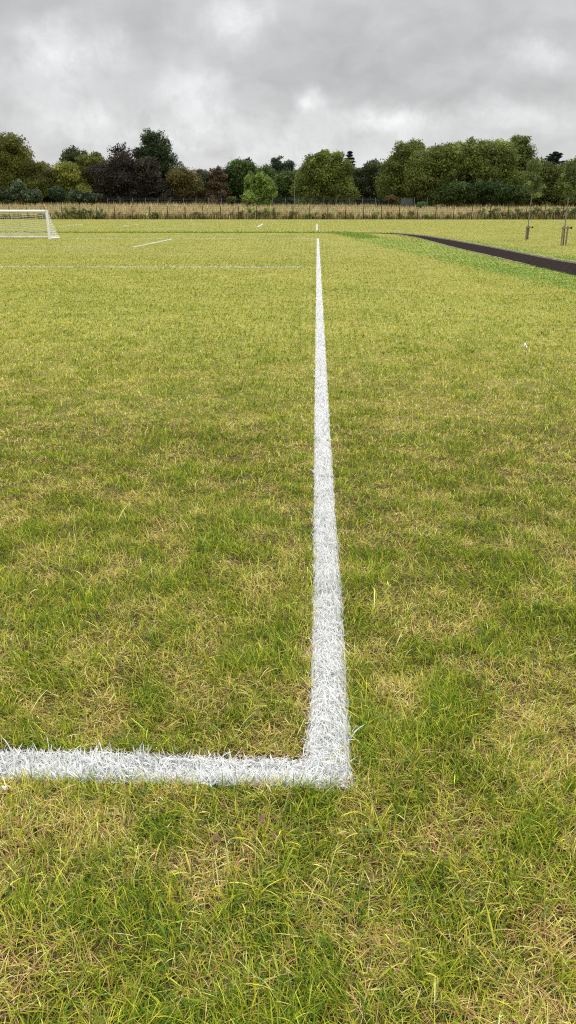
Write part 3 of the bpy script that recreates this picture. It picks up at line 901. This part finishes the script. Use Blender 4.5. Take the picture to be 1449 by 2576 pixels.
shr = [
 (46, 484, 16, 28, (.085, .115, .055), 'tallest bluish green willow shrub behind the goal crossbar'),
 (10, 494, 26, 20, (.045, .062, .026), 'dark low shrub at the left edge behind the goal'),
 (84, 494, 20, 18, (.055, .075, .036), 'rounded bluish shrub right of the tallest willow shrub'),
 (142, 490, 18, 22, (0.028, 0.050, 0.019), 'green shrub standing under the yellow green tree'),
 (196, 495, 22, 17, (0.037, 0.059, 0.031), 'pale bluish shrub left of the dark copper tree'),
 (232, 498, 18, 14, (0.043, 0.056, 0.025), 'small grey green shrub at the foot of the copper tree'),
 (582, 503, 12, 8, (0.074, 0.093, 0.025), 'little bright bush before the far dark fence, left of the light green tree'),
 (985, 500, 14, 9, (0.105, 0.074, 0.031), 'little orange brown bush left of the grey metal panel'),
]
for i, (cx, cy, rx, ry, c, lab) in enumerate(shr):
    T_('shrub', lab, 'shrub', b - 10 - i % 3, [(cx, cy, rx, ry)], c, None, seed=60 + i, bush=True, lobe=(.5, 1.0), size=.17, dens=18)
sd = T_('sapling', 'bright green sapling poking up from the meadow near the grey panel', 'sapling', Y_FENCE + 22, [(1062, 512, 9, 5), (1056, 518, 4, 5)], (0.056, 0.099, 0.019), None, seed=80, bush=True, lobe=(.3, .5), size=.11, dens=26)

# hedge plants climbing on the fence
rh = np.random.default_rng(91)
hp = []
xx = -70
while xx < 1530:
    big = (150 < xx < 255) or (620 < xx < 700) or xx > 1190
    hp.append((xx, rh.uniform(9, 15) if big else rh.uniform(4.5, 10), big)); xx += rh.uniform(9, 17) if big else rh.uniform(15, 34)
for i, (px, hh, big) in enumerate(hp):
    Y = Y_FENCE + rh.uniform(.5, 1.1)
    c = A(px, 551 - hh, Y)
    rr = np.random.default_rng(500 + i)
    root = empty('hedge_plant', (c.x, Y, 0))
    tag(root, 'young green leafy hedge plant growing against the wire fence', 'hedge plant', 'hedge plants along the wire fence')
    lob = []
    ht = A(px, 551 - 2 * hh, Y).z
    for k_ in range(int(7 + hh * 1.2)):
        z = ht * rr.uniform(.15, .95)
        sp_ = .75 * (1.2 - z / ht * .7)
        lob.append((np.array((rr.normal(0, sp_ * .7), rr.normal(0, .2), z)), tuple(rr.uniform(.14, .30, 3))))
    col_ = [(.10, .155, .034), (.14, .18, .044), (.08, .12, .03), (.18, .16, .06)][i % 4]
    V, T, C = leaves_on(rr, lob, 55, .075, col_, .25, hue=(.12, .09, .04), core=.3)
    link('foliage', np_mesh('foliage', V, T, C), M_leaf, root)
    m = MB()
    for k_ in range(4):
        a_ = rr.normal(0, .3)
        m.tube([(0, 0, 0), (a_ * .5, 0, ht * .5), (a_, 0, ht * .9)], [.018, .012, .006], 4, False)
    m.build('stem', M_bark, root)

# ------------------------------------------------------------------ far fence, panel, lamp, barrier
def far_fence():
    Y = Y_FENCE + 44
    root = empty('far_fence', (0, Y, 0)); tag(root, 'dark wire mesh fence in front of the trees beyond the meadow', 'fence')
    x0, x1 = A(270, 500, Y).x, A(1085, 500, Y).x
    top = A(600, 497.5, Y).z
    X = x0; m2 = MB(); i = 0
    while X < x1:
        g0 = float(terrain(X, Y)); m = MB()
        m.box((X, 0, (g0 + top) / 2), (.11, .11, top - g0)); m.build('fence_post', M_galv, root); X += 2.75
    for z in np.linspace(1.9, top - .05, 7):
        m2.tube([(x0, -.07, z), (x1, -.07, z)], .014, 3, False)
    X = x0
    while X < x1:
        m2.tube([(X, -.07, 1.6), (X, -.07, top)], .009, 3, False); X += .28
    m2.build('wire_mesh', M_darkfence, root)
far_fence()
def panel():
    Y = Y_FENCE + 40
    p0, p1_ = A(1010, 512, Y), A(1037, 512, Y); top = A(1020, 499, Y).z
    g0 = float(terrain(p0.x, Y))
    root = empty('palisade_panel', (p0.x, Y, g0)); tag(root, 'short grey metal palisade panel left of the right hand grove', 'metal panel')
    m = MB(); n = 12; wd = p1_.x - p0.x
    for i in range(n):
        m.box((wd * (i + .5) / n, 0, (top - g0) / 2), (wd / n * .72, .03, top - g0 - (i % 2) * .03))
    m.build('pales', M_panel, root)
    m = MB(); m.box((wd / 2, .04, .4), (wd, .05, .07)); m.box((wd / 2, .04, top - g0 - .35), (wd, .05, .07)); m.build('rail', M_galv, root)
panel()
def lamp():
    Y = Y_FENCE + 36
    b_ = A(740.5, 511, Y); t_ = A(740.5, 457.5, Y); g0 = float(terrain(b_.x, Y)); H = t_.z - g0
    root = empty('lamp_post', (b_.x, Y, g0)); tag(root, 'slim pale grey lamp post standing before the dark trees', 'lamp post')
    m = MB(); m.tube([(0, 0, 0), (0, 0, 1.0), (0, 0, 1.05), (0, 0, H)], [.085, .085, .06, .042], 10); m.build('pole', M_galv, root)
    m = MB(); m.tube([(0, 0, H), (0, -.05, H + .03), (0, -.35, H + .05), (0, -.42, H + .05)], [.05, .09, .12, .06], 8); m.build('lamp_head', M_galv, root)
lamp()
def barrier():
    Y = Y_FENCE + 34
    p0, p1_ = A(134, 514, Y), A(154, 514, Y); g0 = float(terrain(p0.x, Y)); top = A(140, 511, Y).z
    root = empty('metal_barrier', (p0.x, Y, g0)); tag(root, 'low pale metal barrier half hidden in the meadow behind the goal', 'barrier')
    w_ = p1_.x - p0.x; H = top - g0
    m = MB(); m.tube([(0, 0, H), (w_, 0, H)], .035, 8); m.tube([(0, 0, H - .5), (w_, 0, H - .5)], .03, 8); m.build('rail', M_galv, root)
    for q in (.02, .98):
        m = MB(); m.tube([(w_ * q, 0, 0), (w_ * q, 0, H)], .04, 8); m.build('leg', M_galv, root)
barrier()

# ------------------------------------------------------------------ staked young trees
def young(base_px, stakes, top_y, trunk_top, crown, label, seed):
    rr = np.random.default_rng(seed)
    p = G(*base_px); Y = p.y
    root = empty('young_tree', (p.x, Y, 0)); tag(root, label, 'tree')
    P_ = lambda a_, b_, dy=0.0: Vector(A(a_, b_, Y + dy)) - Vector((p.x, Y, 0))
    t0 = Vector((0.0, 0, 0)); t1_ = P_(*trunk_top)
    cx, cy, rx, ry = crown
    tt = P_(cx + 2, cy - ry * .8)
    m = MB(); m.tube([t0, t0.lerp(t1_, .5) + Vector((-.02, 0, 0)), t1_, t1_.lerp(tt, .5), tt], [.034, .028, .022, .014, .006], 8)
    m.build('trunk', M_young, root, smooth=True)
    c = np.array(P_(cx, cy)); Rx = P_(cx + rx, cy).x - c[0]; Rz = P_(cx, cy - ry).z - c[2]
    lob = []
    m = MB()
    for k_ in range(46):
        d = rr.normal(0, 1, 3); d /= np.linalg.norm(d)
        q = rr.uniform(.3, 1)
        e = c + d * np.array((Rx, Rx, Rz)) * q
        s0 = Vector(t1_).lerp(tt, max(0, min(.95, (e[2] - .35 - t1_.z) / (tt.z - t1_.z))))
        m.tube([s0, s0.lerp(Vector(e), .6) + Vector((0, 0, -.03)), Vector(e)], [.009, .006, .003], 4, False)
        lob.append((e, tuple(rr.uniform(.10, .22, 3))))
    m.build('branches', M_young, root)
    V, T, C = leaves_on(rr, lob, 210, .038, (.070, .095, .024), .25, hue=(.11, .11, .03), core=.5)
    link('crown', np_mesh('crown', V, T, C), M_leaf, root)
    # stakes with crosspiece and tie
    sr = empty('tree_stakes', (p.x, Y, 0))
    tag(sr, 'weathered timber stakes with a crosspiece holding ' + ('the left young tree' if seed == 301 else 'the young tree at the right edge'), 'tree stake')
    H = A(base_px[0], top_y, Y).z
    lean = (P_(*trunk_top).x) * .25
    for sx, sy in stakes:
        mm = MB()
        mm.tube([(sx, sy, 0), (sx + lean * .55, sy, H)], [.038, .036], 8); mm.build('stake', M_stake, sr)
    xs2 = [s[0] for s in stakes]
    mm = MB(); mm.box(((min(xs2) + max(xs2)) / 2 + lean * .5 + .05, -.10, H - .06), (max(xs2) - min(xs2) + .22, .04, .06)); mm.build('crosspiece', M_stake, sr)
    mm = MB(); n = 10
    cc = t0.lerp(t1_, H / t1_.z)
    mm.tube([(cc.x + .06 * math.cos(a_), cc.y - .02 + .07 * math.sin(a_), H - .06) for a_ in np.linspace(0, 2 * PI, 11)], .03, 6, False)
    mm.box((max(xs2) + lean * .5 + .13, -.135, H - .06), (.07, .03, .09))
    mm.build('tie', M_rubber, sr)
young((1325.5, 602.5), [(-.09, -.06), (.06, .08)], 568.5, (1337, 500), (1344, 452, 34, 56), 'young thin trunked tree tied to a stake, left one of the two beyond the path', 301)
young((1416.5, 617.4), [(-.11, -.06), (.10, -.05)], 569.5, (1429.5, 505), (1440, 458, 34, 52), 'young thin trunked tree tied to two stakes at the right edge, nearest of the two', 302)

# ------------------------------------------------------------------ distant wooded hill
def hill():
    Y0 = 520
    V = []; F = []
    xa, xb = A(150, 440, Y0).x, A(1500, 440, Y0).x
    n = 90
    def top(px): return 431 + 4 * math.sin(px * .013) + (4 if px > 700 else 0)
    for j in range(2):
        pass
    prof = [(0, 0), (.35, .5), (.7, .88), (1, 1)]
    for i in range(n + 1):
        px = 150 + 1350 * i / n
        H = A(px, top(px) + 6, Y0 + 120).z
        X = A(px, 440, Y0 + 120).x
        for q, h in prof: V.append((X, Y0 + 160 * q, H * h + 0.2))
    k_ = len(prof)
    for i in range(n):
        for j in range(k_ - 1):
            a_ = i * k_ + j; F.append((a_, a_ + k_, a_ + k_ + 1, a_ + 1))
    me = bpy.data.meshes.new('hill'); me.from_pydata(V, [], F); me.update()
    m = plain('hill_cover', (.17, .14, .11), .95, .4, .08)
    tag(link('hill', me, m), 'low distant hill behind the trees', kind='structure')
    rr = np.random.default_rng(71); lob = []
    for i in range(1500):
        px = rr.uniform(150, 1500); q = rr.uniform(.35, 1)
        H = A(px, top(px) + 6, Y0 + 120).z
        h = np.interp(q, [0, .35, .7, 1], [0, .5, .88, 1]) * H
        X = A(px, 440, Y0 + 120).x
        r = rr.uniform(1.5, 3.2)
        lob.append((np.array((X + rr.normal(0, 3), Y0 + 160 * q, h + r * .6)), (r, r, r * 1.1)))
    V, T, C = leaves_on(rr, lob, 1.1, .75, (.24, .20, .165), .22, hue=(.16, .17, .12), core=.3)
    tag(link('distant_wood', np_mesh('distant_wood', V, T, C), M_leaf), 'pale pinkish brown wood covering the distant hill', 'wood', kind='stuff')
hill()

# ------------------------------------------------------------------ litter and leaves in the grass
def scrap(name, px, py, size, m, label, cat, seed, z=.03):
    p = G(px, py, z)
    rr = random.Random(seed); V = []; F = []
    n = 6
    for j in range(n + 1):
        for i in range(n + 1):
            u, v = i / n - .5, j / n - .5
            k_ = 1 - .55 * abs(v) * 2
            V.append((u * size * k_ * (1 + rr.uniform(-.12, .12)), v * size * 1.2, size * (.35 * math.sin(u * 5 + v * 3) + .25 * math.cos(v * 7) + rr.uniform(-.05, .05)) + size * .5 * (v + .5)))
    for j in range(n):
        for i in range(n):
            a_ = j * (n + 1) + i; F.append((a_, a_ + 1, a_ + n + 2, a_ + n + 1))
    me = bpy.data.meshes.new(name); me.from_pydata(V, [], F); me.update()
    o = link(name, me, m); o.location = p; o.rotation_euler = (rr.uniform(-.3, .5), 0, rr.uniform(0, 6))
    sm = o.modifiers.new('t', 'SOLIDIFY'); sm.thickness = .0008
    tag(o, label, cat)
scrap('paper_scrap', 1323, 873, .052, M_litter, 'small white scrap of paper lying in the grass at the right', 'litter', 1)
scrap('paper_scrap', 11, 1984, .016, M_litter, 'tiny pale scrap at the left edge just below the thick white line', 'litter', 2)
scrap('fallen_leaf', 1363, 838, .030, M_redleaf, 'small red leaf in the grass above the white scrap of paper', 'leaf', 3)
scrap('fallen_leaf', 1391, 829, .02, M_redleaf, 'faint orange red leaf, farthest of the fallen leaves on the right', 'leaf', 7)
scrap('fallen_leaf', 659, 1361, .028, M_brownleaf, 'curled brown leaf in the grass left of the touchline', 'leaf', 4, .022)
scrap('fallen_leaf', 660, 2062, .018, M_brownleaf, 'pinkish brown dead leaf just below the corner of the white lines', 'leaf', 5, .024)
scrap('fallen_leaf', 545, 2110, .016, M_brownleaf, 'brown dead leaf left of and below the one under the corner', 'leaf', 6, .024)

# ------------------------------------------------------------------ sky and light
w = bpy.data.worlds.new('World'); S.world = w; w.use_nodes = True
nt = w.node_tree; N = nt.nodes; Lk = nt.links; N.clear()
out = N.new('ShaderNodeOutputWorld')
tc = N.new('ShaderNodeTexCoord')
SUN_EL, SUN_AZ = rad(48), rad(35)
def mnode(op, a_, b_=None, c_=None):
    n = N.new('ShaderNodeMath'); n.operation = op
    for i, v in enumerate((a_, b_, c_)):
        if v is None: continue
        if isinstance(v, (int, float)): n.inputs[i].default_value = v
        else: Lk.new(v, n.inputs[i])
    return n.outputs[0]
def vnode(op, a_, b_=None):
    n = N.new('ShaderNodeVectorMath'); n.operation = op
    for i, v in enumerate((a_, b_)):
        if v is None: continue
        if isinstance(v, tuple): n.inputs[i].default_value = v
        else: Lk.new(v, n.inputs[i])
    return n.outputs['Value'] if op == 'LENGTH' else n.outputs[0]
dirv = tc.outputs['Generated']
# clouds drift as flattened sheets: stretch them sideways
sc1 = vnode('MULTIPLY', dirv, (1.0, 1.0, 1.7))
def noise(vec, scale, detail=6, rough=.55, dist=0.0, col=False):
    n = N.new('ShaderNodeTexNoise'); n.inputs['Scale'].default_value = scale; n.inputs['Detail'].default_value = detail
    n.inputs['Roughness'].default_value = rough; n.inputs['Distortion'].default_value = dist
    Lk.new(vec, n.inputs['Vector'])
    return n.outputs['Color'] if col else n.outputs['Fac']
warp = vnode('SUBTRACT', noise(dirv, 9, 5, .6, col=True), (.5, .5, .5))
warp = vnode('MULTIPLY', warp, (.10, .10, .075))
wd = vnode('ADD', dirv, warp)
val = mnode('MULTIPLY', mnode('SUBTRACT', noise(sc1, 5.0, 8, .55, .3), .5), .24)
val = mnode('ADD', val, mnode('MULTIPLY', mnode('SUBTRACT', noise(sc1, 15.0, 7, .55, .25), .5), .32))
val = mnode('ADD', val, .64)
tex = noise(wd, 22.0, 6, .6, .4)
bright = mnode('ADD', mnode('MULTIPLY', mnode('SUBTRACT', tex, .33), 4.2), .30)
blobs = [  # px, py, half width, half height (deg-like px), amount
 (620, 40, 80, 80, .20), (150, 150, 80, 85, .22), (275, 140, 60, 60, .12), (500, 235, 100, 70, .15),
 (780, 250, 55, 36, .16), (1350, 130, 90, 50, .16), (980, 290, 150, 40, .16), (1250, 290, 260, 50, .12), (190, 310, 60, 40, .10), (50, 210, 80, 60, .08), (480, 345, 60, 40, .10),
 (560, 350, 420, 90, .10), (200, 310, 200, 60, .05), (1000, 375, 500, 60, .05), (470, 30, 70, 60, .05),
 (1000, 70, 420, 120, -.05), (800, 180, 260, 80, -.05), (930, 225, 170, 45, -.07), (1130, 245, 170, 36, -.07), (60, 50, 150, 90, -.05), (380, 60, 130, 90, -.06), (40, 290, 160, 60, -.03),
 (1330, 220, 140, 50, -.06), (630, 270, 110, 40, -.05)]
for (px, py, hx_, hy_, amt) in blobs:
    d = Vector(ray(px, py)).normalized()
    sx_ = F0 / hx_ * .93; sz_ = F0 / hy_ * .93
    q = vnode('MULTIPLY', vnode('SUBTRACT', wd, (d.x, d.y, d.z)), (sx_, 1.0, sz_))
    ln = vnode('LENGTH', q)
    mr = N.new('ShaderNodeMapRange'); mr.interpolation_type = 'SMOOTHSTEP'
    mr.inputs['From Min'].default_value = 0; mr.inputs['From Max'].default_value = (1.05 if amt > .1 else 1.35)
    mr.inputs['To Min'].default_value = amt; mr.inputs['To Max'].default_value = 0
    Lk.new(ln, mr.inputs['Value'])
    val = mnode('ADD', val, mnode('MULTIPLY', mr.outputs[0], bright) if amt > 0 else mr.outputs[0])
# overcast sky brightens towards the zenith
sep = N.new('ShaderNodeSeparateXYZ'); Lk.new(dirv, sep.inputs[0])
zen = N.new('ShaderNodeMapRange'); zen.inputs['From Min'].default_value = .24; zen.inputs['From Max'].default_value = 1
zen.inputs['To Min'].default_value = 1.0; zen.inputs['To Max'].default_value = 4.3
Lk.new(sep.outputs['Z'], zen.inputs['Value'])
val = mnode('MULTIPLY', mnode('MAXIMUM', val, .2), zen.outputs[0])
tintr = N.new('ShaderNodeMixRGB'); tintr.blend_type = 'MULTIPLY'; tintr.inputs[0].default_value = 1
tintr.inputs[1].default_value = (.995, .999, 1.006, 1)
Lk.new(val, tintr.inputs[2])
sky = N.new('ShaderNodeTexSky'); sky.sky_type = 'NISHITA'; sky.sun_disc = False
sky.sun_elevation = SUN_EL; sky.sun_rotation = SUN_AZ
bg1 = N.new('ShaderNodeBackground'); bg1.inputs['Strength'].default_value = .05; Lk.new(sky.outputs[0], bg1.inputs[0])
bg2 = N.new('ShaderNodeBackground'); bg2.inputs['Strength'].default_value = 1.0; Lk.new(tintr.outputs[0], bg2.inputs[0])
mx = N.new('ShaderNodeMixShader'); mx.inputs[0].default_value = .97      # cloud cover
Lk.new(bg1.outputs[0], mx.inputs[1]); Lk.new(bg2.outputs[0], mx.inputs[2]); Lk.new(mx.outputs[0], out.inputs[0])

sl = bpy.data.lights.new('sun', 'SUN'); sl.energy = 1.5; sl.angle = rad(25); sl.color = (1, .97, .92)
so = bpy.data.objects.new('sun', sl); COL.objects.link(so)
sd_ = Vector((math.sin(SUN_AZ) * math.cos(SUN_EL), math.cos(SUN_AZ) * math.cos(SUN_EL), math.sin(SUN_EL)))
so.rotation_euler = (-sd_).to_track_quat('-Z', 'Y').to_euler()

S.view_settings.view_transform = 'Standard'
S.view_settings.look = 'None'
S.view_settings.exposure = 0
S.view_settings.gamma = 1
S.cycles.pixel_filter_type = 'BLACKMAN_HARRIS'
S.cycles.filter_width = 1.15
S.cycles.max_bounces = 6
S.cycles.diffuse_bounces = 3
S.cycles.transmission_bounces = 3
S.cycles.use_denoising = False
